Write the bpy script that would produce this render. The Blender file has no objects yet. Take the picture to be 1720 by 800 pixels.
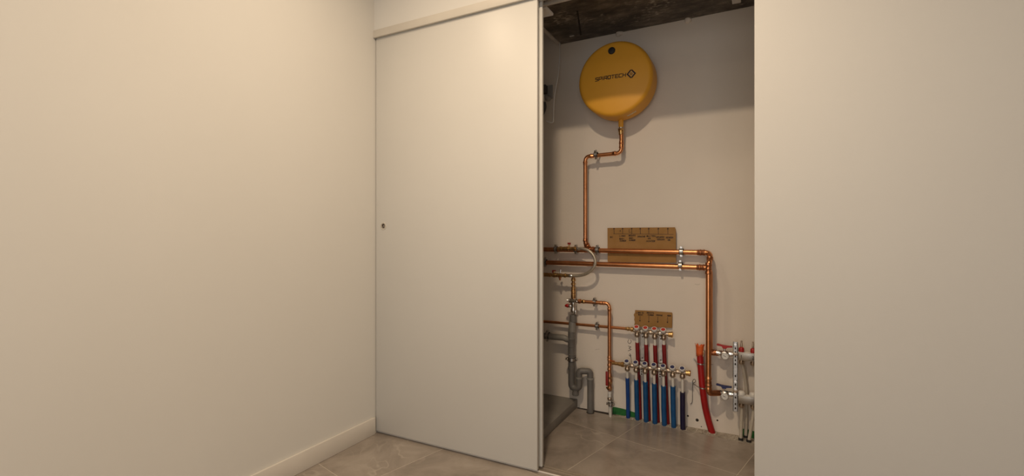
import bpy, bmesh, math, random
from mathutils import Vector, Matrix
random.seed(7)
SC = bpy.context.scene
COL = SC.collection

# ------------------------------------------------------------------ camera, world, lights
F, CXP, HY, EYE = 795.0, 860.0, 397.0, 1.15
YAW = math.radians(27.4); SN, CS = math.sin(YAW), math.cos(YAW)
cam_d = bpy.data.cameras.new('camera'); cam = bpy.data.objects.new('camera', cam_d); COL.objects.link(cam)
cam_d.sensor_fit = 'HORIZONTAL'; cam_d.sensor_width = 36; cam_d.lens = F/1720*36
cam_d.shift_y = -3/1720; cam_d.clip_start = 0.02
cam.location = (0, 0, EYE); cam.rotation_euler = (math.pi/2, 0, YAW)
SC.camera = cam

w = bpy.data.worlds.new('world'); SC.world = w; w.use_nodes = True
w.node_tree.nodes['Background'].inputs[0].default_value = (0.80, 0.86, 1.0, 1)
w.node_tree.nodes['Background'].inputs[1].default_value = 0.25

def area(name, loc, target, size, power, color, shape='DISK', size_y=None, spread=180):
    l = bpy.data.lights.new(name, 'AREA'); l.shape = shape; l.size = size
    if size_y: l.size_y = size_y
    l.energy = power; l.color = color; l.spread = math.radians(spread)
    o = bpy.data.objects.new(name, l); COL.objects.link(o); o.location = loc
    d = Vector(target) - Vector(loc); o.rotation_euler = d.to_track_quat('-Z', 'Y').to_euler()
    return o
WARM = (1.0, 0.79, 0.565)
# recessed ceiling downlight in front of the closet opening throws the closet shadows; the other two are added fill lamps
area('downlight_by_doors', (-0.57, 1.00, 2.775), (-0.57, 1.00, 0), 0.12, 30, WARM, spread=172)
area('corner_fill_lamp', (-1.40, 1.42, 2.775), (-1.40, 1.42, 0), 0.12, 4.2, WARM, spread=172)  # added lamp, brightens left wall and door near their corner
area('rear_fill_lamp', (-0.64, -1.20, 2.775), (-0.64, -1.20, 0), 0.12, 12, WARM, spread=172)  # added lamp, lifts the lower door and walls
# soft daylight fill, added at an unseen, assumed window behind the camera
area('window_fill', (0.2, -2.62, 1.20), (0.2, 3, 1.15), 2.2, 35, (1.0, 0.96, 0.92), 'RECTANGLE', 1.9)
SC.view_settings.view_transform = 'Standard'; SC.view_settings.look = 'None'
SC.view_settings.exposure = 0.0; SC.view_settings.gamma = 1.0; SC.view_settings.use_curve_mapping = False

# ------------------------------------------------------------------ materials
MATS = {}
def mat(name, col, rough=0.5, metal=0.0, col2=None, scale=8.0, bump=0.0, bscale=60.0, spec=0.5, coat=0.0, lo=0.35, hi=0.65, stretch=None, detail=4.0, trans=0.0, aniso=0.0):
    m = bpy.data.materials.new(name); m.use_nodes = True; nt = m.node_tree; b = nt.nodes['Principled BSDF']
    b.inputs['Roughness'].default_value = rough; b.inputs['Metallic'].default_value = metal
    b.inputs['Specular IOR Level'].default_value = spec; b.inputs['Coat Weight'].default_value = coat
    b.inputs['Transmission Weight'].default_value = trans
    tc = nt.nodes.new('ShaderNodeTexCoord'); mp = nt.nodes.new('ShaderNodeMapping')
    nt.links.new(tc.outputs['Object'], mp.inputs[0])
    if stretch: mp.inputs['Scale'].default_value = stretch
    col2 = col2 or tuple(c*0.93 for c in col)
    n = nt.nodes.new('ShaderNodeTexNoise'); n.inputs['Scale'].default_value = scale; n.inputs['Detail'].default_value = detail
    nt.links.new(mp.outputs[0], n.inputs['Vector'])
    r = nt.nodes.new('ShaderNodeValToRGB'); r.color_ramp.elements[0].position = lo; r.color_ramp.elements[1].position = hi
    r.color_ramp.elements[0].color = (*col, 1); r.color_ramp.elements[1].color = (*col2, 1)
    nt.links.new(n.outputs['Fac'], r.inputs[0]); nt.links.new(r.outputs[0], b.inputs['Base Color'])
    if bump:
        n2 = nt.nodes.new('ShaderNodeTexNoise'); n2.inputs['Scale'].default_value = bscale; n2.inputs['Detail'].default_value = 3
        nt.links.new(mp.outputs[0], n2.inputs['Vector'])
        bp = nt.nodes.new('ShaderNodeBump'); bp.inputs['Strength'].default_value = bump; bp.inputs['Distance'].default_value = 0.002
        nt.links.new(n2.outputs['Fac'], bp.inputs['Height']); nt.links.new(bp.outputs[0], b.inputs['Normal'])
    MATS[name] = m
    return m
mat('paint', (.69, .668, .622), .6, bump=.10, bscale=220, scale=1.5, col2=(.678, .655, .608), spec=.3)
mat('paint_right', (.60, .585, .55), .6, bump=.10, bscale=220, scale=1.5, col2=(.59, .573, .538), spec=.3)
mat('plaster', (.76, .69, .605), .75, bump=.25, bscale=90, scale=3.0, col2=(.735, .665, .58), spec=.25)
mat('laminate', (.625, .605, .56), .42, scale=2, col2=(.615, .595, .55))
mat('trim_paint', (.63, .585, .51), .5, scale=3)
mat('board_paint', (.76, .71, .64), .45, scale=3)
mat('aluminium', (.72, .68, .62), .35, .8, scale=4)
mat('guide_metal', (.46, .40, .33), .4, .6, scale=4)
mat('ceil_white', (.82, .80, .76), .7, scale=3)
mat('copper', (.78, .345, .155), .30, 1.0, col2=(.60, .25, .105), scale=22, lo=.3, hi=.75)
mat('copper_old', (.56, .24, .11), .38, 1.0, col2=(.40, .16, .08), scale=40, lo=.3, hi=.7)
mat('brass', (.72, .47, .20), .32, 1.0, col2=(.48, .28, .11), scale=60, lo=.3, hi=.7)
mat('nickel', (.60, .49, .38), .36, 1.0, col2=(.44, .35, .27), scale=50)
mat('bar_metal', (.47, .43, .37), .36, 1.0, col2=(.40, .36, .31), scale=20)
mat('pex_heat', (.56, .51, .43), .4, col2=(.50, .45, .37), scale=30)
mat('brass_old', (.46, .26, .11), .4, 1.0, col2=(.34, .18, .08), scale=60)
mat('steel', (.60, .58, .55), .35, 1.0, col2=(.42, .41, .40), scale=60)
mat('chrome', (.75, .73, .70), .2, 1.0, scale=30)
mat('braid', (.62, .55, .44), .45, .7, col2=(.42, .37, .29), scale=400, lo=.45, hi=.55)
mat('rubber', (.025, .023, .022), .7)
mat('pvc', (.17, .16, .145), .45, col2=(.14, .13, .12), scale=14)
mat('pvc_light', (.25, .235, .21), .45, col2=(.21, .20, .18), scale=20)
mat('yellow', (.84, .41, .035), .52, col2=(.81, .39, .03), scale=5)
mat('ink', (.03, .012, .01), .6)
mat('pale_ink', (.55, .42, .25), .6)
mat('sticker', (.85, .76, .58), .6, col2=(.70, .60, .42), scale=60)
mat('white_plastic', (.74, .72, .68), .4)
mat('pex', (.72, .69, .62), .4, col2=(.66, .62, .55), scale=30)
mat('red_cap', (.50, .035, .02), .4)
mat('blue_cap', (.035, .040, .12), .4)
mat('red_sleeve', (.23, .008, .009), .45, col2=(.17, .006, .008), scale=25)
mat('red_conduit', (.38, .007, .007), .40, col2=(.30, .006, .007), scale=12)
mat('orange_film', (.75, .14, .025), .45, col2=(.55, .09, .02), scale=60)
mat('blue_a', (.008, .062, .27), .45, col2=(.006, .045, .21), scale=22)
mat('blue_b', (.005, .085, .24), .45, col2=(.004, .060, .18), scale=22)
mat('navy', (.009, .006, .040), .45, col2=(.016, .011, .040), scale=22)
mat('red_handle', (.40, .015, .012), .4)
mat('dark_red_handle', (.27, .015, .012), .45)
mat('blue_handle', (.012, .018, .10), .4)
mat('cardboard', (.36, .20, .075), .85, col2=(.32, .175, .06), scale=14, bump=.15, bscale=120, spec=.15)
mat('cardboard_edge', (.22, .12, .05), .9)
mat('cement', (.36, .32, .27), .9, col2=(.42, .38, .33), scale=18, bump=.4, bscale=60, spec=.1)
mat('screed', (.30, .26, .21), .95, col2=(.48, .43, .36), scale=30, bump=.6, bscale=80, spec=.1)
mat('rubble', (.55, .49, .41), .95, col2=(.38, .32, .26), scale=40, bump=.5, bscale=120, spec=.1)
mat('green_foam', (.02, .17, .03), .8, col2=(.015, .12, .03), scale=40)
mat('stone_plinth', (.215, .20, .178), .5, col2=(.27, .25, .225), scale=5, bump=.2, bscale=40)
mat('dark_hole', (.03, .022, .016), .9)
mat('cable_white', (.84, .82, .78), .5)
mat('grey_box', (.34, .33, .31), .5)
mat('dark_box', (.07, .065, .06), .6)
mat('dial', (.72, .70, .66), .3)
mat('joint', (.52, .455, .38), .9, scale=30)
mat('batten', (.64, .61, .57), .8, col2=(.55, .52, .48), scale=20)

def tile_mat():
    m = bpy.data.materials.new('floor_tile'); m.use_nodes = True; nt = m.node_tree; b = nt.nodes['Principled BSDF']
    tc = nt.nodes.new('ShaderNodeTexCoord'); oi = nt.nodes.new('ShaderNodeObjectInfo')
    ad = nt.nodes.new('ShaderNodeVectorMath'); ad.operation = 'MULTIPLY_ADD'
    cmb = nt.nodes.new('ShaderNodeCombineXYZ')
    for i in range(3): nt.links.new(oi.outputs['Random'], cmb.inputs[i])
    ad.inputs[1].default_value = (37, 23, 11)
    nt.links.new(cmb.outputs[0], ad.inputs[0]); nt.links.new(tc.outputs['Object'], ad.inputs[2])
    n = nt.nodes.new('ShaderNodeTexNoise'); n.inputs['Scale'].default_value = 4.2; n.inputs['Detail'].default_value = 9; n.inputs['Distortion'].default_value = .7
    n.inputs['Roughness'].default_value = .62
    nt.links.new(ad.outputs[0], n.inputs['Vector'])
    r = nt.nodes.new('ShaderNodeValToRGB'); e = r.color_ramp.elements
    e[0].position = .30; e[0].color = (.235, .196, .163, 1); e[1].position = .72; e[1].color = (.40, .345, .29, 1)
    nt.links.new(n.outputs['Fac'], r.inputs[0])
    # thin pale veins
    n2 = nt.nodes.new('ShaderNodeTexNoise'); n2.inputs['Scale'].default_value = 2.2; n2.inputs['Detail'].default_value = 3; n2.inputs['Distortion'].default_value = .5
    nt.links.new(ad.outputs[0], n2.inputs['Vector'])
    sb = nt.nodes.new('ShaderNodeMath'); sb.operation = 'SUBTRACT'; sb.inputs[1].default_value = .5; nt.links.new(n2.outputs['Fac'], sb.inputs[0])
    ab = nt.nodes.new('ShaderNodeMath'); ab.operation = 'ABSOLUTE'; nt.links.new(sb.outputs[0], ab.inputs[0])
    mr = nt.nodes.new('ShaderNodeMapRange'); mr.inputs[1].default_value = 0; mr.inputs[2].default_value = .012; mr.inputs[3].default_value = .65; mr.inputs[4].default_value = 0
    nt.links.new(ab.outputs[0], mr.inputs[0])
    n3 = nt.nodes.new('ShaderNodeTexNoise'); n3.inputs['Scale'].default_value = 3; nt.links.new(ad.outputs[0], n3.inputs['Vector'])
    m3 = nt.nodes.new('ShaderNodeMapRange'); m3.inputs[1].default_value = .50; m3.inputs[2].default_value = .66; nt.links.new(n3.outputs['Fac'], m3.inputs[0])
    mu = nt.nodes.new('ShaderNodeMath'); mu.operation = 'MULTIPLY'; nt.links.new(mr.outputs[0], mu.inputs[0]); nt.links.new(m3.outputs[0], mu.inputs[1])
    mx = nt.nodes.new('ShaderNodeMix'); mx.data_type = 'RGBA'; mx.inputs['B'].default_value = (.46, .40, .33, 1)
    nt.links.new(mu.outputs[0], mx.inputs['Factor']); nt.links.new(r.outputs[0], mx.inputs['A'])
    nt.links.new(mx.outputs['Result'], b.inputs['Base Color'])
    b.inputs['Roughness'].default_value = .24; b.inputs['Specular IOR Level'].default_value = .45
    MATS['tile'] = m
tile_mat()

def concrete_mat():
    m = bpy.data.materials.new('dark_concrete'); m.use_nodes = True; nt = m.node_tree; b = nt.nodes['Principled BSDF']
    tc = nt.nodes.new('ShaderNodeTexCoord'); mp = nt.nodes.new('ShaderNodeMapping'); mp.inputs['Scale'].default_value = (1, 2.2, 1)
    nt.links.new(tc.outputs['Object'], mp.inputs[0])
    n = nt.nodes.new('ShaderNodeTexNoise'); n.inputs['Scale'].default_value = 4.5; n.inputs['Detail'].default_value = 9; n.inputs['Roughness'].default_value = .7
    nt.links.new(mp.outputs[0], n.inputs['Vector'])
    r = nt.nodes.new('ShaderNodeValToRGB'); e = r.color_ramp.elements
    e[0].position = .36; e[0].color = (.045, .038, .031, 1); e[1].position = .66; e[1].color = (.25, .215, .175, 1)
    e.new(.5).color = (.11, .093, .075, 1)
    nt.links.new(n.outputs['Fac'], r.inputs[0])
    n2 = nt.nodes.new('ShaderNodeTexNoise'); n2.inputs['Scale'].default_value = 30; n2.inputs['Detail'].default_value = 6; nt.links.new(mp.outputs[0], n2.inputs['Vector'])
    n3 = nt.nodes.new('ShaderNodeTexNoise'); n3.inputs['Scale'].default_value = 3.0; nt.links.new(tc.outputs['Object'], n3.inputs['Vector'])
    m1 = nt.nodes.new('ShaderNodeMath'); m1.operation = 'MULTIPLY'; nt.links.new(n2.outputs['Fac'], m1.inputs[0]); nt.links.new(n3.outputs['Fac'], m1.inputs[1])
    mr = nt.nodes.new('ShaderNodeMapRange'); mr.inputs[1].default_value = .33; mr.inputs[2].default_value = .42; nt.links.new(m1.outputs[0], mr.inputs[0])
    mx = nt.nodes.new('ShaderNodeMix'); mx.data_type = 'RGBA'; mx.inputs['B'].default_value = (.40, .36, .30, 1)
    nt.links.new(mr.outputs[0], mx.inputs['Factor']); nt.links.new(r.outputs[0], mx.inputs['A']); nt.links.new(mx.outputs['Result'], b.inputs['Base Color'])
    bp = nt.nodes.new('ShaderNodeBump'); bp.inputs['Strength'].default_value = .5; bp.inputs['Distance'].default_value = .004
    nt.links.new(n2.outputs['Fac'], bp.inputs['Height']); nt.links.new(bp.outputs[0], b.inputs['Normal'])
    b.inputs['Roughness'].default_value = .75
    MATS['dark_concrete'] = m
concrete_mat()

# ------------------------------------------------------------------ helpers
def P(px, py, Y):
    """point of the place on the plane at distance Y that the photograph shows at (px, py)"""
    t = (px-CXP)/F; xd = -SN+t*CS; yd = CS+t*SN; z = Y/yd
    return Vector((xd*z, Y, EYE-(py-HY)*z/F))
WOFF = {}
def empty(name, label, cat, loc, group=None):
    o = bpy.data.objects.new(name, None); COL.objects.link(o); o.location = loc; o.empty_display_size = .05
    WOFF[o.name] = Vector(loc); tag(o, label, cat, group); return o
def tag(o, label=None, cat=None, group=None, kind=None):
    if label: o['label'] = label
    if cat: o['category'] = cat
    if group: o['group'] = group
    if kind: o['kind'] = kind
    return o
def link(name, bm, m, parent=None, smooth=True, angle=40):
    me = bpy.data.meshes.new(name)
    off = WOFF[parent.name] if parent else None
    if off is None:
        # origin at the base centre of the thing
        xs = [v.co for v in bm.verts]
        off = Vector(((min(c.x for c in xs)+max(c.x for c in xs))/2, (min(c.y for c in xs)+max(c.y for c in xs))/2, min(c.z for c in xs)))
    bmesh.ops.translate(bm, verts=bm.verts, vec=-off)
    bmesh.ops.recalc_face_normals(bm, faces=bm.faces)
    bm.to_mesh(me); bm.free()
    if smooth:
        for p in me.polygons: p.use_smooth = True
        me.set_sharp_from_angle(angle=math.radians(angle))
    me.materials.append(MATS[m])
    o = bpy.data.objects.new(name, me); COL.objects.link(o)
    if parent: o.parent = parent
    else: o.location = off
    WOFF[o.name] = off
    return o
def add_box(bm, lo, hi, bev=0.0):
    g = bmesh.ops.create_cube(bm, size=1.0)['verts']
    lo, hi = Vector(lo), Vector(hi)
    for v in g: v.co = Vector((lo[i]+(hi[i]-lo[i])*(v.co[i]+.5) for i in range(3)))
    if bev:
        es = list({e for v in g for e in v.link_edges})
        bmesh.ops.bevel(bm, geom=es, offset=bev, segments=2, affect='EDGES', profile=.5)
def box(name, lo, hi, m, parent=None, bev=0.0):
    bm = bmesh.new(); add_box(bm, lo, hi, bev); return link(name, bm, m, parent)
def frame_of(axis):
    a = Vector(axis).normalized()
    h = Vector((0, 0, 1)) if abs(a.z) < .9 else Vector((1, 0, 0))
    u = a.cross(h).normalized(); v = a.cross(u).normalized()
    return a, u, v
def add_lathe(bm, prof, org, axis, seg=20, closed=True):
    """prof: list of (height along axis, radius)"""
    a, u, v = frame_of(axis); org = Vector(org); rings = []
    for h, r in prof:
        if r < 1e-6: rings.append([bm.verts.new(org+a*h)])
        else: rings.append([bm.verts.new(org+a*h+(u*math.cos(2*math.pi*k/seg)+v*math.sin(2*math.pi*k/seg))*r) for k in range(seg)])
    for A, B in zip(rings, rings[1:]):
        for k in range(seg):
            k2 = (k+1) % seg
            if len(A) == 1 and len(B) == 1: continue
            if len(A) == 1: bm.faces.new((A[0], B[k], B[k2]))
            elif len(B) == 1: bm.faces.new((A[k], B[0], A[k2]))
            else: bm.faces.new((A[k], B[k], B[k2], A[k2]))
    if closed:
        if len(rings[0]) > 1: bm.faces.new(rings[0])
        if len(rings[-1]) > 1: bm.faces.new(rings[-1])
def lathe(name, prof, org, axis, m, parent=None, seg=20):
    bm = bmesh.new(); add_lathe(bm, prof, org, axis, seg); return link(name, bm, m, parent)
def rounded(pts, fil):
    pts = [Vector(p) for p in pts]
    if not fil or len(pts) < 3: return pts
    out = [pts[0]]
    for i in range(1, len(pts)-1):
        a, b, c = pts[i-1], pts[i], pts[i+1]
        d1, d2 = (a-b), (c-b); l1, l2 = d1.length, d2.length; d1.normalize(); d2.normalize()
        ang = d1.angle(d2)
        if ang > math.pi-.05: out.append(b); continue
        t = min(fil/math.tan(ang/2), l1*.49, l2*.49); p1, p2 = b+d1*t, b+d2*t
        n = 7
        for k in range(n+1):
            s = k/n; out.append(p1*(1-s)**2 + b*2*s*(1-s) + p2*s*s)
    out.append(pts[-1]); return out
def add_tube(bm, pts, r, seg=14, fil=0.0, cap=True):
    pts = rounded(pts, fil); n = len(pts); rings = []
    rr = r if isinstance(r, (list, tuple)) else None
    tan = [(pts[min(i+1, n-1)]-pts[max(i-1, 0)]).normalized() for i in range(n)]
    _, u, _ = frame_of(tan[0])
    for i in range(n):
        u = (u-tan[i]*u.dot(tan[i])).normalized(); v = tan[i].cross(u)
        q = rr[min(i, len(rr)-1)] if rr else r
        rings.append([bm.verts.new(pts[i]+(u*math.cos(2*math.pi*k/seg)+v*math.sin(2*math.pi*k/seg))*q) for k in range(seg)])
    for A, B in zip(rings, rings[1:]):
        for k in range(seg):
            k2 = (k+1) % seg; bm.faces.new((A[k], B[k], B[k2], A[k2]))
    if cap: bm.faces.new(rings[0]); bm.faces.new(rings[-1])
def tube(name, pts, r, m, parent=None, fil=0.0, seg=14):
    bm = bmesh.new(); add_tube(bm, pts, r, seg, fil); return link(name, bm, m, parent, angle=60)
def smoothpath(pts, n=6):
    pts = [Vector(p) for p in pts]; q = [pts[0]*2-pts[1]]+pts+[pts[-1]*2-pts[-2]]; out = []
    for i in range(1, len(q)-2):
        for k in range(n):
            t = k/n; a, b, c, d = q[i-1:i+3]
            out.append(.5*((2*b)+(c-a)*t+(2*a-5*b+4*c-d)*t*t+(-a+3*b-3*c+d)*t**3))
    out.append(pts[-1]); return out
def add_ring(bm, org, axis, R, r, half, seg=20):
    """band: flat ring, outer R+r, inner R, half width along the axis"""
    a, u, v = frame_of(axis); org = Vector(org); rg = []
    for h, q in ((-half, R), (-half, R+r), (half, R+r), (half, R)):
        rg.append([bm.verts.new(org+a*h+(u*math.cos(2*math.pi*k/seg)+v*math.sin(2*math.pi*k/seg))*q) for k in range(seg)])
    for j in range(4):
        A, B = rg[j], rg[(j+1) % 4]
        for k in range(seg):
            k2 = (k+1) % seg; bm.faces.new((A[k], B[k], B[k2], A[k2]))
def hexnut(name, org, axis, r, h, m, parent):
    bm = bmesh.new(); add_lathe(bm, [(-h/2, r*.88), (-h/2+.12*h, r), (h/2-.12*h, r), (h/2, r*.88)], org, axis, 6); return link(name, bm, m, parent, angle=20)
def socket(name, p, axis, r, parent, L=.022, m='copper'):
    """press-fitting collar with a bead at the end"""
    q = r*1.13
    return lathe(name, [(-L/2, q), (-L/2+.002, q*1.10), (-L/2+.007, q*1.10), (-L/2+.009, q), (L/2-.004, q), (L/2, r*1.02)], p, axis, m, parent, 18)
def prism(name, pts2, org, u, v, th, m, parent=None, bev=0):
    """flat irregular plate: outline in (u,v), thickness th along u x v"""
    bm = bmesh.new(); u, v, org = Vector(u), Vector(v), Vector(org); n = u.cross(v).normalized()
    A = [bm.verts.new(org+u*a+v*b) for a, b in pts2]; B = [bm.verts.new(org+u*a+v*b+n*th) for a, b in pts2]
    bm.faces.new(A); bm.faces.new(B)
    for k in range(len(A)):
        k2 = (k+1) % len(A); bm.faces.new((A[k], A[k2], B[k2], B[k]))
    return link(name, bm, m, parent)
def add_stroke(bm, pl, fn, wd, th):
    """pen stroke along a 2-D polyline; fn maps (a,b,height) to the place"""
    for (a0, b0), (a1, b1) in zip(pl, pl[1:]):
        dx, dy = a1-a0, b1-b0; L = math.hypot(dx, dy)
        if L < 1e-7: continue
        nx, ny = -dy/L*wd/2, dx/L*wd/2; ex, ey = dx/L*wd*.4, dy/L*wd*.4
        q = [(a0-ex+nx, b0-ey+ny), (a1+ex+nx, b1+ey+ny), (a1+ex-nx, b1+ey-ny), (a0-ex-nx, b0-ey-ny)]
        lo = [bm.verts.new(fn(a, b, 0)) for a, b in q]; hi = [bm.verts.new(fn(a, b, th)) for a, b in q]
        bm.faces.new(hi); bm.faces.new(lo)
        for k in range(4): bm.faces.new((lo[k], lo[(k+1) % 4], hi[(k+1) % 4], hi[k]))
FONT = {  # single-stroke capitals on a 1 x 1 cell
 'A': [[(0, 0), (.5, 1), (1, 0)], [(.22, .4), (.78, .4)]], 'B': [[(0, 0), (0, 1), (.8, .9), (.8, .6), (0, .5), (1, .4), (1, .1), (0, 0)]],
 'C': [[(1, .85), (.6, 1), (.1, .8), (0, .4), (.3, 0), (1, .1)]], 'D': [[(0, 0), (0, 1), (.7, .85), (1, .5), (.7, .12), (0, 0)]],
 'E': [[(1, 1), (0, 1), (0, 0), (1, 0)], [(0, .5), (.8, .5)]], 'H': [[(0, 0), (0, 1)], [(1, 0), (1, 1)], [(0, .5), (1, .5)]],
 'I': [[(.5, 0), (.5, 1)]], 'K': [[(0, 0), (0, 1)], [(1, 1), (0, .45), (1, 0)]], 'L': [[(0, 1), (0, 0), (1, 0)]],
 'M': [[(0, 0), (0, 1), (.5, .4), (1, 1), (1, 0)]], 'N': [[(0, 0), (0, 1), (1, 0), (1, 1)]], 'O': [[(.5, 0), (0, .4), (.3, 1), (.8, .95), (1, .5), (.5, 0)]],
 'R': [[(0, 0), (0, 1), (1, .9), (.9, .55), (0, .5), (1, 0)]], 'S': [[(1, .9), (.3, 1), (0, .75), (1, .3), (.7, 0), (0, .1)]],
 'T': [[(0, 1), (1, 1)], [(.5, 1), (.5, 0)]], 'U': [[(0, 1), (0, .2), (.5, 0), (1, .2), (1, 1)]], 'V': [[(0, 1), (.5, 0), (1, 1)]],
 'W': [[(0, 1), (.25, 0), (.5, .7), (.75, 0), (1, 1)]], '-': [[(.1, .5), (.8, .5)]], '.': [[(.4, .02), (.5, .1)]], ' ': [],
 '1': [[(.1, .7), (.5, 1), (.5, 0)]], '2': [[(0, .8), (.4, 1), (.9, .8), (.1, 0), (1, 0)]]}
TECH = {  # wide squared capitals
 'S': [[(1, 1), (.08, 1), (0, .92), (0, .56), (1, .46), (1, .08), (.92, 0), (0, 0)]], 'P': [[(0, 0), (0, 1), (.9, 1), (1, .9), (1, .45), (.9, .36), (0, .36)]],
 'I': [[(.15, 0), (.15, 1)]], 'R': [[(0, 0), (0, 1), (.9, 1), (1, .9), (1, .5), (.9, .4), (.05, .4)], [(.55, .4), (1, 0)]],
 'O': [[(.1, 0), (0, .1), (0, .9), (.1, 1), (.9, 1), (1, .9), (1, .1), (.9, 0), (.1, 0)]], 'T': [[(0, 1), (1, 1)], [(.5, 1), (.5, 0)]],
 'E': [[(1, 1), (.1, 1), (0, .9), (0, .1), (.1, 0), (1, 0)], [(0, .5), (.9, .5)]], 'C': [[(1, 1), (.1, 1), (0, .9), (0, .1), (.1, 0), (1, 0)]],
 'H': [[(0, 0), (0, 1)], [(1, 0), (1, 1)], [(0, .5), (1, .5)]]}
def text_strokes(s, x, y, h, cw, gap, font=FONT, slant=0.0, jitter=0.0):
    out = []
    for ch in s:
        wch = cw*(.3 if (ch == 'I' and font is TECH) or ch == '.' else 1)
        for pl in font.get(ch, []):
            out.append([(x+a*(wch if not (ch == 'I' and font is TECH) else cw)+b*h*slant+random.uniform(-jitter, jitter), y+b*h+random.uniform(-jitter, jitter)) for a, b in pl])
        x += wch+gap
    return out

# ------------------------------------------------------------------ the setting
LX, DY, WY, UY = -1.982, 2.088, 3.025, 2.080        # left wall, door face, closet back wall, front wall face
RX, RY, CH = 2.30, -2.70, 2.80                       # right wall, rear wall, ceiling height
EX = -0.0105                                         # edge of the closet opening on the right
CLX, CRX, CCH = -1.90, 0.62, 2.462                   # closet side walls and its concrete ceiling
SLX = -1.195                                         # the slab stops here; a shaft goes up to its left
def struct(o): o['kind'] = 'structure'; return o

floor = struct(box('floor', (LX-.1, RY-.1, -.12), (RX+.1, WY+.1, -.0006), 'joint'))
def clip(poly, a, b, c):      # keep a*x+b*y<=c
    out = []
    for i in range(len(poly)):
        p, q = poly[i], poly[(i+1) % len(poly)]; dp, dq = a*p[0]+b*p[1]-c, a*q[0]+b*q[1]-c
        if dp <= 0: out.append(p)
        if dp*dq < 0:
            t = dp/(dp-dq); out.append((p[0]+(q[0]-p[0])*t, p[1]+(q[1]-p[1])*t))
    return out
TS, TA = 0.64, math.radians(-13.9)
e1 = Vector((math.cos(TA), math.sin(TA))); e2 = Vector((-math.sin(TA), math.cos(TA)))
S0 = -1.330          # a joint runs at e1 . p = S0
T0 = 2.432           # and one across it at e2 . p = T0
def tile_edge(x): return 3.016-(x+1.2)*0.0745
def lay(bounds, extra=None):
    x0, x1, y0, y1 = bounds
    for i in range(-9, 12):
        for j in range(-12, 6):
            s, t = S0+i*TS, T0+j*TS; g = .0018
            poly = []
            for (ds, dt) in ((g, g), (TS-g, g), (TS-g, TS-g), (g, TS-g)):
                p = e1*(s+ds)+e2*(t+dt); poly.append((p.x, p.y))
            for c in ((1, 0, x1), (-1, 0, -x0), (0, 1, y1), (0, -1, -y0)):
                poly = clip(poly, *c)
                if len(poly) < 3: break
            if len(poly) >= 3 and extra: poly = clip(poly, *extra)
            if len(poly) < 3: continue
            ar = abs(sum(poly[k][0]*poly[(k+1) % len(poly)][1]-poly[(k+1) % len(poly)][0]*poly[k][1] for k in range(len(poly))))/2
            if ar < 2e-4: continue
            bm = bmesh.new()
            A = [bm.verts.new((x, y, -.0006)) for x, y in poly]
            c = Vector((sum(p[0] for p in poly)/len(poly), sum(p[1] for p in poly)/len(poly)))
            B = [bm.verts.new((x, y, -.0002)) for x, y in poly]
            C = [bm.verts.new((x+(c.x-x)/max((c-Vector((x, y))).length, .01)*.0008, y+(c.y-y)/max((c-Vector((x, y))).length, .01)*.0008, 0)) for x, y in poly]
            n = len(poly)
            for k in range(n):
                k2 = (k+1) % n
                bm.faces.new((A[k], A[k2], B[k2], B[k])); bm.faces.new((B[k], B[k2], C[k2], C[k]))
            bm.faces.new(C); bm.faces.new(A)
            link('tile', bm, 'tile', floor, smooth=False)
lay((LX, RX, RY, 2.12))
lay((CLX, CRX, 2.12, WY), (0.0745, 1, 3.016-1.2*0.0745))

struct(box('wall_left', (LX-.1, RY-.1, 0), (LX, UY+.1, CH), 'paint'))
struct(box('wall_right', (RX, RY-.1, 0), (RX+.1, UY+.1, CH), 'paint'))
struct(box('ceiling', (LX-.1, RY-.1, CH), (RX+.1, UY+.1, CH+.1), 'ceil_white'))
bm = bmesh.new()                                     # unseen rear wall with an assumed window opening behind the daylight fill
for lo, hi in (((LX, RY-.1, 0), (-.9, RY, CH)), ((1.3, RY-.1, 0), (RX, RY, CH)), ((-.9, RY-.1, 0), (1.3, RY, .2)), ((-.9, RY-.1, 2.2), (1.3, RY, CH))): add_box(bm, lo, hi)
struct(link('wall_rear', bm, 'paint'))
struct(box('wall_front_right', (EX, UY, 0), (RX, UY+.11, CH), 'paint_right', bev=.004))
struct(box('wall_front_above', (LX, UY, 2.343), (EX, UY+.11, CH), 'paint'))
wb = struct(box('wall_closet_back', (CLX-.1, WY, -.1), (CRX+.1, WY+.1, 3.1), 'plaster'))
struct(box('wall_closet_left', (CLX-.1, UY+.11, -.1), (CLX, WY, 3.1), 'plaster'))
struct(box('wall_closet_right', (CRX, UY+.11, -.1), (CRX+.1, WY, 2.6), 'plaster'))
struct(box('ceiling_shaft', (CLX-.1, UY+.11, 3.1), (SLX+.1, WY+.1, 3.2), 'dark_concrete'))
struct(box('wall_shaft', (SLX, UY+.11, CCH+.15), (SLX+.08, WY, 3.1), 'dark_concrete'))
struct(box('ceiling_closet', (SLX, UY+.11, CCH), (CRX+.1, WY+.02, CCH+.15), 'dark_concrete'))

# sliding doors
def door(name, x0, x1, yf, th, m='laminate'):
    o = box(name, (x0, yf, .016), (x1, yf+th, 2.318), m, bev=.0015); struct(o); return o
d1 = door('door_1', LX+.006, -0.945, DY, .018)
d2 = door('door_2', -1.60, -0.938, 2.131, .018)
# flush ring pull
c = P(644, 380, DY)
pull = lathe('flush_pull', [(0, .022), (.0022, .0215), (.003, .019), (.0025, .0165), (.001, .0155)], c, (0, -1, 0), 'trim_paint', d1, 24)
lathe('pull_recess', [(.0005, .0158), (.0016, .0150), (.0012, .008), (.0006, 0)], c, (0, -1, 0), 'bar_metal', pull, 20)
bm = bmesh.new(); add_tube(bm, [c+Vector((-.006, -.003, .006)), c+Vector((.002, -.004, .010)), c+Vector((-.002, -.004, .0)), c+Vector((.003, -.003, -.008))], .003, 8)
link('pull_latch', bm, 'ink', pull)

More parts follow.
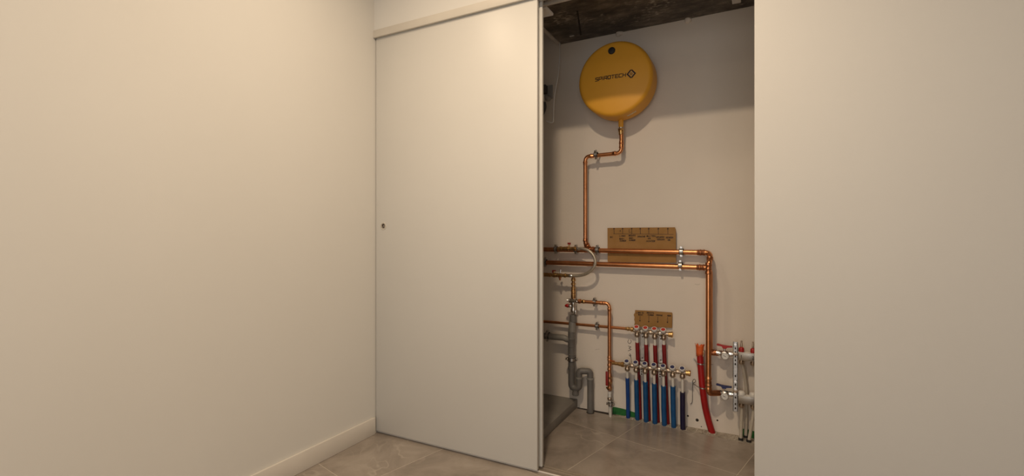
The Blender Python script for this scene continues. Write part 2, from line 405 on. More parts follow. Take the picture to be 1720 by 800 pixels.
# fascia over the door track, the track itself, floor guide, baseboard
struct(box('trim_1', (LX, 2.070, 2.303), (EX, 2.084, 2.346), 'trim_paint', bev=.001))
bm = bmesh.new()
add_box(bm, (LX, 2.085, 2.328), (EX, 2.175, 2.342)); add_box(bm, (LX, 2.110, 2.302), (EX, 2.126, 2.33)); add_box(bm, (LX, 2.163, 2.299), (EX, 2.177, 2.342))
struct(link('trim_2', bm, 'aluminium', smooth=False))
bm = bmesh.new()
add_box(bm, (LX, 2.108, 0.0002), (EX, 2.176, .002))
for y in (2.150, 2.173): add_box(bm, (LX, y-.0025, .0015), (EX, y+.0025, .006))
g3 = struct(link('trim_3', bm, 'guide_metal', smooth=False))
box('front_rib', (LX, 2.1065, .0002), (EX, 2.1135, .0062), 'board_paint', g3, .001)
struct(box('baseboard_left', (LX, RY, 0.0005), (LX+.013, DY-.012, .097), 'board_paint', bev=.002))
# white ceiling edge board behind the header and the batten along the closet's ceiling
bm = bmesh.new(); add_box(bm, (-1.6, 2.192, 2.303), (-.9575, 2.273, 2.312)); add_box(bm, (-.957, 2.192, 2.300), (-.943, 2.273, 2.312)); add_box(bm, (-1.6, 2.2735, 2.300), (-.943, 2.286, 2.312))
struct(link('trim_4', bm, 'ceil_white', smooth=False))
struct(box('trim_5', (SLX-.016, UY+.12, CCH-.008), (SLX+.006, WY-.001, CCH+.1), 'batten'))
a = P(1237, 0, 2.9)
box('ceiling_clip', (a.x-.022, 2.865, CCH-.014), (a.x+.022, 2.92, CCH-.001), 'white_plastic', None, .002)
tag(bpy.data.objects['ceiling_clip'], 'small white plastic clip stuck to the dark concrete ceiling', 'clip')
# plaster lumps where wall meets concrete
for px, py in ((1041, 58.5), (1156, 33)):
    q = P(px, py, WY); bm = bmesh.new()
    bmesh.ops.create_icosphere(bm, subdivisions=2, radius=1); rnd = random.Random(px)
    for v in bm.verts: v.co = Vector((v.co.x*.022, v.co.y*.014, v.co.z*.018))*(1+rnd.uniform(-.18, .18))+Vector((q.x, WY-.008, CCH-.010))
    link('plaster_lump', bm, 'plaster', wb)
for (x, y, dx, dy) in ((965, 65, .03, .006),):
    q = P(x, y, 2.98)
    link_o = box('cast_mark', (q.x-dx/2, 2.93-dy, CCH-.003), (q.x+dx/2, 2.93+dy, CCH+.001), 'batten', bpy.data.objects['ceiling_closet'])
# shuttering ridges in the slab
for (xa, ya, xb, yb) in ((-1.02, 2.94, -.93, 2.62), (-.30, 2.72, -.16, 2.715), (-.42, 2.60, -.20, 2.585)):
    bm = bmesh.new(); add_tube(bm, [(xa, ya, CCH), (xb, yb, CCH)], .005, 6); link('cast_ridge', bm, 'dark_hole', bpy.data.objects['ceiling_closet'])

# cement repairs, holes and pen marks on the back wall
def patch(pts, m='cement', th=.0012):
    q = [P(x, y, WY) for x, y in pts]
    prism('cement_patch', [(v.x, v.z) for v in q], (0, WY-.0003, 0), (1, 0, 0), (0, 0, 1), th, m, wb)
for px, py, r in ((1171, 706, .0085), (1155.5, 699, .0055), (1205, 706.5, .005), (1168.5, 723, .007), (1178, 717, .003)):
    q = P(px, py, WY); lathe('drill_hole', [(0, r*1.1), (.0006, r*.9), (.0006, 0)], q, (0, -1, 0), 'dark_hole', wb, 9)
def wallmarks(name, strokes, m='ink', wd=.0022, parent=wb):
    bm = bmesh.new()
    for pl in strokes:
        q = [P(x, y, WY) for x, y in pl]
        add_stroke(bm, [(v.x, v.z) for v in q], lambda a_, b_, h: Vector((a_, WY-.0004-h, b_)), wd, .0005)
    return link(name, bm, m, parent, smooth=False)
wallmarks('pen_writing', [[(1055.6, 571), (1054.6, 574.5), (1056, 577), (1059, 577), (1060.4, 574), (1059.5, 571.5)],               # C, turned on its side
                          [(1055, 581.5), (1060, 583), (1056.5, 585), (1060.2, 587.5), (1055, 589.5)],                              # W
                          [(1057.5, 594), (1059.5, 596), (1057.5, 598), (1059.8, 600)], [(1056, 596.5), (1060, 597.5)],             # arrow head
                          [(1059.3, 597), (1061, 610)]], wd=.0026)
wallmarks('scratch', [[(1167, 477.5), (1173, 478.5), (1176, 477)]], 'cement', .0014)
wallmarks('scratch', [[(1000, 587.5), (1007, 586.5)]], 'cement', .0016)

# mortar rubble in the open joint between the tiles and the wall
bm = bmesh.new(); rnd = random.Random(3)
n = 230
for k in range(n):
    x = rnd.uniform(-.76, CRX-.02); y0 = tile_edge(x)+.002
    if y0 > WY-.008: continue
    y = rnd.uniform(y0, WY-.002); s = rnd.uniform(.002, .0065)
    vs = bmesh.ops.create_icosphere(bm, subdivisions=1, radius=s)['verts']
    for v in vs: v.co = Vector((v.co.x*rnd.uniform(.7, 1.5), v.co.y, v.co.z*.7))*rnd.uniform(.8, 1.15)+Vector((x, y, .0005+rnd.uniform(0, .003)))
rb = link('mortar_rubble', bm, 'rubble', None); tag(rb, 'crumbled mortar in the open joint between floor tiles and closet wall', 'rubble', kind='stuff')
def strip(name, xa, xb, z, m):
    prism(name, [(xa, tile_edge(xa)+.001), (xb, tile_edge(xb)+.001), (xb, WY), (xa, WY)], (0, 0, -.0011), (1, 0, 0), (0, 1, 0), z, m, floor)
strip('mortar_bed', P(1026, 700, 3.0).x, CRX, .0016, 'screed')
strip('open_joint', -1.07, P(1026, 700, 3.0).x, .0012, 'dark_hole')

# ------------------------------------------------------------------ plinth
q = P(968.7, 686, 3.0)
bm = bmesh.new(); add_box(bm, (CLX+.001, 2.20, .0005), (-1.072, WY-.001, .056), .003)
o = link('stone_plinth', bm, 'stone_plinth'); tag(o, 'low dark grey stone plinth on the closet floor at the left', 'plinth')

# ------------------------------------------------------------------ expansion vessel
VX, VZ, VF, VB, VR = -0.766, 2.101, 2.790, 2.992, 0.227
v = empty('expansion_vessel', 'round yellow expansion vessel with black lettering hanging high on the closet wall', 'expansion vessel', (VX, 2.90, VZ-VR))
RR, DOME = .032, .016
def front_y(r):                                      # domed front face
    return VF+DOME*(r/(VR-RR))**2
prof = [(front_y((VR-RR)*k/10), (VR-RR)*k/10) for k in range(11)]
yk = VF+DOME
prof += [(yk+RR*(1-math.cos(t)), VR-RR+RR*math.sin(t)) for t in [math.radians(24+66*k/8) for k in range(9)]]
ysm = prof[-1][0]
prof += [(ysm+.03, VR), (VB-.045, VR)]
prof += [(VB-.045+.045*math.sin(t), VR-.045+.045*math.cos(t)) for t in [math.radians(90*k/6) for k in range(1, 7)]] + [(VB, 0)]
lathe('shell', prof, (VX, 0, VZ), (0, 1, 0), 'yellow', v, 96)
nz = P(1043, 205, 2.935)
lathe('nozzle', [(0, .016), (.02, .0155), (.05, .0150), (.052, .0135), (.058, .0135)], (nz.x, 2.935, VZ-VR+.014), (0, 0, -1), 'yellow', v, 18)
box('hanging_bracket', (VX-.03, VB-.004, VZ+.05), (VX+.03, WY-.0005, VZ+.10), 'steel', v)
def on_front(a_, b_, h):
    r = math.hypot(a_-VX, b_-VZ); return Vector((a_, front_y(r)-.0002-h, b_))
def fpt(px, py):
    y = VF
    for _ in range(6):
        w_ = P(px, py, y); y = front_y(math.hypot(w_.x-VX, w_.z-VZ))
    return P(px, py, y)
l0, l1 = fpt(1000.0, 136.6), fpt(1050.6, 127.6)
hgt = .0190; gap = .0062
cw = ((l1.x-l0.x)-gap*8-.3*0)/(8+.3)
bm = bmesh.new()
def dense(pl, n=4):
    out = []
    for (a0, b0), (a1, b1) in zip(pl, pl[1:]):
        for k in range(n): out.append((a0+(a1-a0)*k/n, b0+(b1-b0)*k/n))
    return out+[pl[-1]]
for pl in text_strokes('SPIROTECH', l0.x, l0.z, hgt, cw, gap, TECH, slant=.12): add_stroke(bm, dense(pl, 2), on_front, .0045, .0006)
link('brand_lettering', bm, 'ink', v, smooth=False)
ec = fpt(1060.3, 124.0); R_ = .0225
bm = bmesh.new()
for sg in (-1, 1):
    add_stroke(bm, dense([(ec.x+sg*.0035, ec.z+R_*.95), (ec.x+sg*R_, ec.z), (ec.x+sg*.0035, ec.z-R_*.95)], 4), on_front, .0078, .0006)
    add_stroke(bm, [(ec.x+sg*.0052*math.cos(t), ec.z+.0068*math.sin(t)) for t in [math.radians(-62+124*k/6) for k in range(7)]], on_front, .0030, .0007)
em = link('emblem', bm, 'ink', v, smooth=False)
bm = bmesh.new(); add_stroke(bm, [(ec.x+.0108*math.cos(t), ec.z+.0108*math.sin(t)) for t in [2*math.pi*k/20 for k in range(21)]], on_front, .0022, .0008)
link('emblem_ring', bm, 'pale_ink', em, smooth=False)
vc = fpt(1027.6, 85.5)
bm = bmesh.new(); add_lathe(bm, [(-.002, .0225), (.006, .0215), (.010, .018), (.012, .009), (.012, 0)], vc, (0, -1, .12), 11)
link('valve_cap', bm, 'rubber', v)
# small paper sticker on the rim, lower right
bm = bmesh.new(); A, B = [], []
for k in range(7):
    t = math.radians(-74+15*k/6)
    for Lst, y in ((A, 2.868+.006*(k % 2)), (B, 2.890-.004*((k+1) % 2))): Lst.append(bm.verts.new((VX+(VR+.0006)*math.cos(t), y, VZ+(VR+.0006)*math.sin(t))))
for k in range(6): bm.faces.new((A[k], A[k+1], B[k+1], B[k]))
link('paper_sticker', bm, 'sticker', v)

# ------------------------------------------------------------------ pipe clamps
def clamp(px, py, Y, r, axis, label, up=(0, 0, 1), wall=True, group='steel pipe clamps'):
    c = P(px, py, Y); a = Vector(axis).normalized(); up = Vector(up).normalized()
    t = empty('pipe_clamp', label, 'pipe clamp', (c.x, c.y, c.z-r), group)
    bm = bmesh.new(); add_ring(bm, c, a, r+.0012, .0032, .0095); link('band', bm, 'steel', t)
    bm = bmesh.new()
    for s in (-1, 1): add_ring(bm, c+a*s*.0105, a, r+.0002, .0042, .0016)
    link('rubber_lining', bm, 'rubber', t)
    side = a.cross(up).normalized()
    for s in (1, -1):
        p = c+up*s*(r+.010)
        bm = bmesh.new()
        M = Matrix((a, side, up)).transposed()
        for q_ in (-.004, .004):
            g = bmesh.ops.create_cube(bm, size=1)['verts']
            for w_ in g: w_.co = p+M @ Vector((w_.co.x*.013, w_.co.y*.0035+q_, w_.co.z*.013))
        ear = link('clamp_ear', bm, 'steel', t, smooth=False)
        bm = bmesh.new(); add_lathe(bm, [(-.014, 0), (-.014, .0060), (-.009, .0072), (-.0065, .0045), (.010, .0045), (.0105, .0065), (.015, .0065)], p+up*.001, side, 8)
        link('screw', bm, 'chrome', ear)
    if wall:
        tube('wall_stud', [c+Vector((0, r, 0)), Vector((c.x, WY-.0005, c.z))], .004, 'steel', t, seg=8)
        lathe('boss', [(0, .007), (.008, .007)], c+Vector((0, r+.002, 0)), (0, 1, 0), 'steel', t, 10)
    return t

# ------------------------------------------------------------------ expansion line (copper) from the vessel down to the upper main
YE = 2.935
def at(px, py, Y=YE): return P(px, py, Y)
re_ = .0122
t = empty('expansion_pipe', 'copper pipe stepping from the yellow vessel down to the upper main pipe', 'pipe', at(981, 418))
a0, a1, a2 = at(1043.6, 224), at(1044.6, 257), at(983, 262.5)
a1.x = a0.x; a2.z = a1.z-.004
a3 = at(982.2, 402); a3.x = a2.x
tube('copper_pipe', [a0, a1, a2, a3], re_, 'copper', t, fil=.035)
un = empty  # brass union below the vessel
top = Vector((nz.x, YE, VZ-VR-.040))
lathe('union_tail', [(0, .0125), (.012, .0125)], top, (0, 0, -1), 'chrome', t, 16)
hexnut('union_nut', top+Vector((0, 0, -.018)), (0, 0, 1), .0185, .014, 'brass', t)
lathe('union_body', [(0, .0145), (.005, .0165), (.010, .0165), (.012, .0140), (.026, .0140), (.028, .0125)], top+Vector((0, 0, -.024)), (0, 0, -1), 'brass', t, 16)
tube('copper_pipe', [top+Vector((0, 0, -.040)), a0], re_, 'copper', t)
for p, ax in ((a1+Vector((0, 0, .042)), (0, 0, 1)), (a1+Vector((-.046, 0, 0)), (-1, 0, 0)), (a2+Vector((.046, 0, 0)), (1, 0, 0)), (a2+Vector((0, 0, -.044)), (0, 0, -1)), (a1+Vector((0, 0, .066)), (0, 0, 1))):
    socket('press_collar', p, ax, re_, t)
YM = 2.978                                            # the two mains run close to the wall
j0, j1, j2 = at(982.4, 400), at(984, 409, 2.94), at(990.5, 419.5, YM)
j0.x = a3.x
tube('tee_branch', [a3+Vector((0, 0, .004)), j1, j2], [.0138, .0145, .0150, .0155], 'copper_old', t, fil=.02)
socket('press_collar', a3+Vector((0, 0, -.004)), (0, 0, 1), re_, t, .02, 'copper_old')
for f_ in (.28, .80): lathe('press_collar', [(-.007, .0155), (-.005, .0185), (.004, .0185), (.007, .0155)], j1+(j2-j1)*f_, j2-j1, 'copper_old', t, 16)
for dx_c in (-.030, .022): lathe('press_collar', [(-.006, .0168), (-.004, .0195), (.004, .0195), (.006, .0168)], Vector((j2.x+dx_c, YM, j2.z+.001)), (1, 0, 0), 'copper_old', t, 16)
lathe('press_collar', [(-.012, .0150), (-.010, .0165), (-.005, .0165), (0, .0150), (.010, .0150)], (j1+j2)/2, j2-j1, 'copper_old', t, 16)
clamp(1001, 260, YE, re_, (1, 0, 0), 'steel clamp on the copper pipe just below the yellow vessel', up=(0, -.35, 1))

# ------------------------------------------------------------------ two copper mains and their risers
rm = .0148
RA_Y = 2.905
t = empty('upper_main_pipe', 'upper thick copper pipe across the wall, turning down at right to the lower manifold valve', 'pipe', P(1190, 655, RA_Y))
m0, m1 = P(880, 418.5, YM), P(1193.5, 425, YM)
m1.z = m0.z-.006
k0 = P(1191.5, 441, 2.925); k1 = P(1190.0, 456, RA_Y); k2 = P(1190.0, 657, RA_Y); k2.x = k1.x
tube('copper_pipe', [m0, m1, k0, k1, k2], rm, 'copper', t, fil=.034, seg=18)
for p, ax, L in ((m1+Vector((-.062, 0, 0)), (-1, 0, 0), .024), (m1+Vector((-.040, 0, 0)), (-1, 0, 0), .02)): socket('press_collar', p, ax, rm, t, L, 'copper_old')
lathe('press_collar', [(-.010, rm*1.12), (-.008, rm*1.25), (-.003, rm*1.25), (0, rm*1.12), (.010, rm*1.12)], (m1*.35+k0*.65), k0-m1, 'copper_old', t, 18)
for py, m_ in ((444, 'copper_old'), (451, 'copper_old'), (458, 'copper_old'), (635, 'copper'), (646, 'copper_old'), (652, 'copper')):
    p = P(1190, py, RA_Y); p.x = k1.x; socket('press_collar', p, (0, 0, 1), rm, t, .018, m_)
lathe('elbow_sleeve', [(0, rm*1.12), (.045, rm*1.12)], Vector((k1.x, RA_Y, k2.z+.012)), (0, 0, 1), 'copper_old', t, 18)
lv = P(1208, 660.5, 2.945)
tube('elbow', [k2+Vector((0, 0, .02)), k2+Vector((.004, .006, -.014)), lv], [rm*1.12]*20, 'copper_old', t, fil=.02, seg=16)
# lower main
t2 = empty('lower_main_pipe', 'lower thick copper pipe across the wall, turning down behind the front riser', 'pipe', P(1193, 592, YM))
n0, n1 = P(880, 440, YM), P(1192.5, 447.5, YM); n1.z = n0.z-.004
n2 = P(1193, 592, YM); n2.x = n1.x; n3 = P(1207, 593.5, YM-.01); n3.z = n2.z
tube('copper_pipe', [n0, n1, n2, n3], rm, 'copper', t2, fil=.034, seg=18)
for dx in (-.062, -.040): socket('press_collar', n1+Vector((dx, 0, 0)), (-1, 0, 0), rm, t2, .022, 'copper_old')
lathe('stub', [(-.016, rm*1.2), (.002, rm*1.2), (.004, rm*1.05), (.01, rm*1.05)], P(1200, 592.5, YM-.006), (1, 0, 0), 'copper_old', t2, 16)
# tee on the upper main where the expansion line joins
lathe('tee_sleeve', [(-.038, rm*1.2), (-.034, rm*1.13), (.034, rm*1.13), (.038, rm*1.2)], Vector((j2.x, YM, j2.z+.001)), (1, 0, 0), 'copper_old', t, 18)
for px, lab in ((934, 'steel clamp on the upper main pipe, left beside the red-handled valve'), (967.5, 'steel clamp on the upper main pipe at the end of the braided hose'),
                (1003.5, 'steel clamp on the upper main pipe, just right of the hose loop'), (1144.5, 'steel clamp on the upper main pipe, right of the large cardboard')):
    clamp(px, 418.3+(px-905)*.0195, YM, rm, (1, 0, 0), lab)
for px, lab in ((915.5, 'steel clamp on the lower main pipe beside the sliding doors'), (1142.8, 'steel clamp on the lower main pipe, right of the large cardboard')):
    clamp(px, 440.3+(px-905)*.0235, YM, rm, (1, 0, 0), lab)

# ------------------------------------------------------------------ filling set: two tap valves and the braided hose
YH = 2.925
t = empty('filling_valve', 'brass valve with red handle over the upper main pipe, feeding the hose', 'valve', P(955, 424, YH))
b0 = P(937, 417.5, YH); b1 = P(972, 417.8, YH); b1.z = b0.z
lathe('valve_body', [(0, .010), (.012, .010), (.014, .014), (.026, .014), (.028, .011), (.046, .0125), (.060, .0135), (.074, .0125), (.084, .010), (.1, .012), (.112, .012), (.114, .0095), ((b1-b0).length, .0095)], b0, b1-b0, 'brass', t, 16)
for f_ in (.16, .48, .82): hexnut('valve_nut', b0+(b1-b0)*f_, b1-b0, .0158, .012, 'brass', t)
hx = P(956, 412, YH)
lathe('valve_stem', [(-.012, .006), (.006, .005)], hx, (0, 0, 1), 'brass', t, 10)
hd = box('red_handle', (hx.x-.010, YH-.006, hx.z+.004), (hx.x+.010, YH+.006, hx.z+.017), 'dark_red_handle', t, .002)
tube('valve_tail', [b0, b0+Vector((.004, .02, 0)), P(939, 418.5, YM)], .008, 'brass', t, fil=.01)
t = empty('drain_valve', 'brass valve with red handle at the lower end of the braided hose', 'valve', P(930, 466, YH))
c0 = P(900, 461, YH); c1 = P(959, 462.8, YH); c1.z = c0.z
L = (c1-c0).length
lathe('valve_body', [(0, .0085), (.03, .0085), (.045, .0085), (.047, .0115), (.056, .0115), (.058, .010), (.070, .013), (.096, .013), (.098, .010), (.118, .0105), (.130, .015), (.146, .015), (.158, .011), (.172, .0125), (.186, .0125), (.188, .0105), (L, .0105)], c0, c1-c0, 'brass', t, 16)
for f_ in (.24, .42, .63, .84): hexnut('valve_nut', c0+(c1-c0)*f_, c1-c0, .0150, .012, 'brass', t)
hx = P(930.5, 457, YH)
lathe('valve_stem', [(-.010, .006), (.006, .005)], hx, (0, 0, 1), 'brass', t, 10)
bm = bmesh.new(); add_box(bm, (hx.x-.011, YH-.005, hx.z+.006), (hx.x+.013, YH+.006, hx.z+.012), .002); add_box(bm, (hx.x-.012, YH-.005, hx.z-.006), (hx.x-.005, YH+.006, hx.z+.010), .002)
link('red_handle', bm, 'dark_red_handle', t)
sx = P(941.5, 456, YH); lathe('vent_screw', [(-.012, .005), (.004, .005), (.005, .008), (.011, .008)], sx, (0, 0, 1), 'steel', t, 8)
dx_ = P(940.5, 466, YH); lathe('drain_nipple', [(0, .010), (.010, .009), (.012, .0065), (.024, .006)], dx_+Vector((0, 0, .004)), (0, 0, -1), 'copper_old', t, 12)
hp = [b1+Vector((-.006, 0, 0)), P(978, 417.7, YH-.01), P(989, 421.5, YH-.018), P(997.2, 430, YH-.02), P(1000, 441, YH-.02), P(995.5, 452, YH-.016), P(985, 460, YH-.008), P(972, 463.2, YH), c1+Vector((-.004, 0, 0))]
t = empty('braided_hose', 'braided metal hose looping between the two brass valves', 'hose', P(960, 466, YH))
tube('hose', smoothpath(hp, 6), .0098, 'braid', t, seg=14)
lathe('ferrule', [(0, .0118), (.02, .0118), (.022, .0105)], b1+Vector((-.012, 0, 0)), (1, 0, 0), 'chrome', t, 14)
lathe('ferrule', [(0, .0118), (.02, .0118), (.022, .0105)], c1+Vector((-.012, 0, 0)), (1, 0, 0), 'chrome', t, 14)

# ------------------------------------------------------------------ inlet set: brass column, safety valve, copper branch
YI = 2.940
t = empty('safety_valve', 'chrome safety valve with small red knob above the grey drain cup', 'valve', P(962, 527, YI))
q0 = P(963.0, 464, YI); q1 = P(963.0, 503, YI); q1.x = q0.x; L = (q0-q1).length
lathe('brass_column', [(0, .010), (.012, .010), (.014, .0135), (.022, .0135), (.024, .010), (.045, .0105), (.047, .0130), (.060, .0130), (.062, .0100), (.085, .0110), (.088, .0135), (.100, .0135), (.102, .0145), (.122, .0145), (.124, .0155), (L-.012, .0155), (L, .013)], q0, (0, 0, -1), 'brass_old', t, 16)
for py in (471, 477, 484, 489.5, 495): lathe('brass_ring', [(-.005, .0140), (-.003, .0158), (.003, .0158), (.005, .0140)], Vector((q0.x, YI, P(963, py, YI).z)), (0, 0, 1), 'brass', t, 16)
body = P(963, 508, YI); body.x = q0.x
lathe('chrome_body', [(.030, .012), (.022, .015), (.012, .0205), (-.014, .0205), (-.024, .0165), (-.036, .0155), (-.048, .0175), (-.058, .0185), (-.066, .015)], body, (0, 0, 1), 'chrome', t, 18)
lathe('cross_body', [(-.030, .011), (-.028, .0150), (-.014, .0150), (-.012, .0185), (.012, .0185), (.014, .0130), (.026, .0130)], body+Vector((.002, -.004, .010)), (1, 0, 0), 'chrome', t, 16)
kp = P(957, 504.5, YI-.01); lathe('check_screw', [(0, .007), (.012, .0075), (.013, .0095), (.020, .0095)], kp, (-1, -.4, 0), 'chrome', t, 12)
kb = P(958.8, 514, YI-.004); lathe('bonnet', [(-.014, .010), (.004, .010), (.008, .0125), (.014, .0105)], kb, (-1, -.15, 0), 'chrome', t, 14)
lathe('red_knob', [(.014, .0115), (.022, .0130), (.030, .0105), (.037, .0075), (.041, 0)], kb, (-1, -.15, 0), 'red_handle', t, 12)
ov = P(966.5, 526, YI-.012); lathe('outlet_nozzle', [(.0, .009), (.022, .0095), (.026, .007)], ov+Vector((0, 0, .016)), (.1, -.1, -1), 'chrome', t, 12)
bx_ = P(968, 506.4, YI); lathe('side_outlet', [(0, .010), (.010, .010)], bx_, (1, 0, 0), 'chrome', t, 14)
# copper branch feeding the cold manifold
YB = 2.955; rb_ = .0110
t = empty('cold_feed_pipe', 'thin copper pipe turning down from the safety valve to the blue-capped manifold', 'pipe', P(1025, 690, YB))
f0 = P(973, 506.4, YB-.01); f1 = P(1023.6, 509.2, YB); f1.z = f0.z-.002; f2 = P(1024, 640, YB); f2.x = f1.x
tube('copper_pipe', [f0, f1, f2], rb_, 'copper', t, fil=.030)
hexnut('compression_nut', P(973.5, 506.2, YB-.01), (1, 0, 0), .0165, .016, 'copper_old', t)
lathe('brass_adapter', [(0, .0118), (.010, .0118), (.012, .0130), (.022, .0130), (.024, .0115)], P(976.5, 506.6, YB-.009), (1, 0, 0), 'brass', t, 14)
for p, ax in ((f1+Vector((-.040, 0, 0)), (-1, 0, 0)), (f1+Vector((0, 0, -.040)), (0, 0, -1)), (f1+Vector((-.058, 0, 0)), (-1, 0, 0))): socket('press_collar', p, ax, rb_, t, .018)
for py in (600, 604, 613, 620): p = P(1024, py, YB); p.x = f1.x; socket('press_collar', p, (0, 0, 1), rb_, t, .014)
lathe('tee_branch', [(0, .0105), (.012, .0105), (.014, .0125), (.018, .0125), (.020, .0105), (.03, .0105)], P(1024.5, 607.8, YB), (1, -.12, 0), 'copper', t, 14)
bz = P(1025.4, 640, YB); bz.x = f1.x+.002
lathe('valve_body', [(.052, .0105), (.030, .012), (.028, .0135), (.010, .0135), (.006, .0150), (-.020, .0150), (-.024, .0125), (-.040, .0125), (-.044, .0150), (-.058, .0150), (-.062, .0105)], bz, (0, 0, 1), 'copper_old', t, 14)
for dz_ in (.020, -.012, -.050): hexnut('valve_nut', bz+Vector((0, 0, dz_)), (0, 0, 1), .0175, .013, 'brass_old', t)
lathe('valve_stem', [(0, .0075), (.018, .0065)], P(1022.3, 651, YB-.004), (-.45, -1, 0), 'brass', t, 10)
hl = P(1019.3, 637, YB-.026)
bm = bmesh.new(); add_box(bm, (hl.x-.0075, hl.y-.006, hl.z-.042), (hl.x+.0095, hl.y+.004, hl.z+.048), .003)
link('lever', bm, 'dark_red_handle', t)
lathe('white_stub', [(0, .0085), (.020, .0085), (.022, .0105), (.036, .0105)], Vector((bz.x, YB, bz.z-.105)), (0, 0, 1), 'white_plastic', t, 14)
lathe('joint_nut', [(0, .0125), (.003, .0150), (.013, .0150), (.016, .0125)], Vector((bz.x, YB, bz.z-.123)), (0, 0, 1), 'nickel', t, 14)
tube('plastic_pipe', [Vector((bz.x, YB, bz.z-.115)), Vector((bz.x+.001, YB+.012, -.006))], .0095, 'pex', t)
clamp(998.7, 507.7, YB, rb_, (1, 0, 0), 'steel clamp on the thin copper pipe right of the safety valve')
clamp(1025.5, 679, YB, .0098, (0, 0, 1), 'small steel clamp at the foot of the red-lever valve', up=(1, 0, 0))

# hot feed: thin pipe to the red-capped manifold
YT = 2.985; rt = .0090
t = empty('hot_feed_pipe', 'thin copper pipe running low across the wall to the red-capped manifold', 'pipe', P(1050, 555, YT))
g0, g1 = P(880, 537.3, YT), P(1057, 552.8, YT-.012)
tube('copper_pipe', [g0, g1], rt, 'copper', t)
lathe('brass_adapter', [(0, .0100), (.010, .0105), (.012, .0125), (.022, .0125), (.024, .0105), (.034, .0110), (.036, .0150), (.050, .0150), (.052, .012)], P(1050.5, 552.2, YT-.012), (1, 0, -.02), 'brass', t, 14)
clamp(1003, 548, YT-.008, rt, (1, 0, 0), 'steel clamp on the lowest thin copper pipe beside the drain')

# ------------------------------------------------------------------ grey drain with trap
YD = 2.945; rd = .0235
t = empty('drain_pipe', 'grey plastic drain with cup, side branch and looped trap standing on the floor', 'drain', P(991, 690, 2.975))
def dz(px, py, Y=YD): return P(px, py, Y)
x0 = dz(962.5, 540).x
lathe('drain_cup', [(0, .021), (.002, .0235), (.045, .0235), (.047, .021)], Vector((x0+.001, YD, dz(962, 541).z)), (0, 0, 1), 'pvc', t, 24)
x1_ = dz(960.8, 560).x
lathe('reducer', [(0, .0245), (.03, .0245), (.055, .0235), (.068, .0225)], Vector((x1_+.002, YD, dz(961, 557.5).z)), (0, 0, 1), 'pvc_light', t, 24)
lathe('branch_fitting', [(0, .0225), (.016, .0225), (.018, .0250), (.022, .0250), (.024, .0225), (.070, .0225), (.072, .0245), (.12, .0245), (.122, .0255), (.128, .0255), (.130, .0235), (.172, .0235)], Vector((x1_-.003, YD, dz(960, 601).z)), (0, 0, 1), 'pvc', t, 24)
br = dz(955, 571.5); tube('side_branch', [Vector((x1_, YD, br.z+.004)), br+Vector((-.012, 0, .004)), dz(947, 567.5), dz(895, 563)], .0205, 'pvc_light', t, fil=.03, seg=18)
w0 = Vector((x1_-.004, YD, dz(960, 607).z)); w1 = Vector((x1_-.004, YD, dz(960, 651).z)); w2 = Vector((dz(972.5, 651).x, YD, w1.z)); w3 = Vector((w2.x, YD, dz(972, 634).z))
tube('trap_bend', [w0, w1, w2, w3], .0215, 'pvc', t, fil=.026, seg=18)
lathe('trap_collar', [(0, .0235), (.014, .0235)], Vector((w0.x, YD, w0.z-.052)), (0, 0, 1), 'pvc', t, 20)
lathe('trap_collar', [(0, .0240), (.004, .0245), (.010, .0245), (.012, .0225)], Vector((w2.x, YD, w3.z-.010)), (0, 0, 1), 'pvc_light', t, 20)
x4 = dz(991.5, 640, 2.972).x
tube('trap_arch', [w3, Vector((w2.x, YD, dz(980, 624.5).z)), Vector((x4, 2.972, dz(980, 624.5).z)), Vector((x4, 2.972, w3.z))], .0205, 'pvc', t, fil=.027, seg=18)
lathe('trap_collar', [(0, .0240), (.004, .0245), (.010, .0245), (.012, .0225)], Vector((x4, 2.972, w3.z-.012)), (0, 0, 1), 'pvc_light', t, 20)
tube('outlet_pipe', [Vector((x4, 2.972, w3.z)), Vector((x4, 2.974, .001))], .0205, 'pvc', t, seg=18)
lathe('dark_ring', [(0, .026), (.0015, .026), (.002, .022)], Vector((x4, 2.974, .0005)), (0, 0, 1), 'dark_hole', t, 20)  # flat dark ring where the pipe enters the floor, not a collar
lathe('cleanout_cap', [(-.006, .021), (.010, .020), (.012, .0225), (.026, .0225), (.030, .019)], Vector(((w1.x+w2.x)/2+.002, YD, w1.z-.018)), (0, 0, -1), 'pvc', t, 18)
clamp(920, 564.2, YD, .0205, (1, 0, 0), 'steel clamp on the grey side branch of the drain')
cc = clamp(960.2, 603.7, YD, .0238, (0, 0, 1), 'steel clamp around the upright grey drain pipe', up=(1, 0, 0))

# ------------------------------------------------------------------ cardboard notes
def card(name, label, corners, Y, torn=False):
    q = [P(x, y, Y) for x, y in corners]
    t = empty(name, label, 'cardboard', (q[0].x, Y, min(p.z for p in q)))
    prism('sheet', [(p.x, p.z) for p in q], (0, Y, 0), (1, 0, 0), (0, 0, 1), .0045, 'cardboard', t)
    return t
def cmarks(name, t, strokes, Y, wd=.0021):
    bm = bmesh.new()
    for pl in strokes: add_stroke(bm, pl, lambda a_, b_, h: Vector((a_, Y-.0003-h, b_)), wd, .0004)
    return link(name, bm, 'ink', t, smooth=False)
def word(s, px, py, Y, wpx, h=.0085):
    a_, b_ = P(px-wpx/2, py, Y), P(px+wpx/2, py, Y); n = max(len(s), 1); step = (b_.x-a_.x)/n
    return text_strokes(s, a_.x, (a_.z+b_.z)/2-h/2, h, step*.72, step*.28, FONT, .15, .0004)
def pxl(pts, Y): return [(p.x, p.z) for p in (P(x, y, Y) for x, y in pts)]
YC = 2.998
t = card('cardboard_note', 'large brown cardboard note with seven arrows, behind the two main pipes', [(1021, 440), (1020.6, 383.2), (1060, 382.6), (1133.8, 382), (1135.4, 386), (1135.8, 441.5), (1078, 441)], YC)
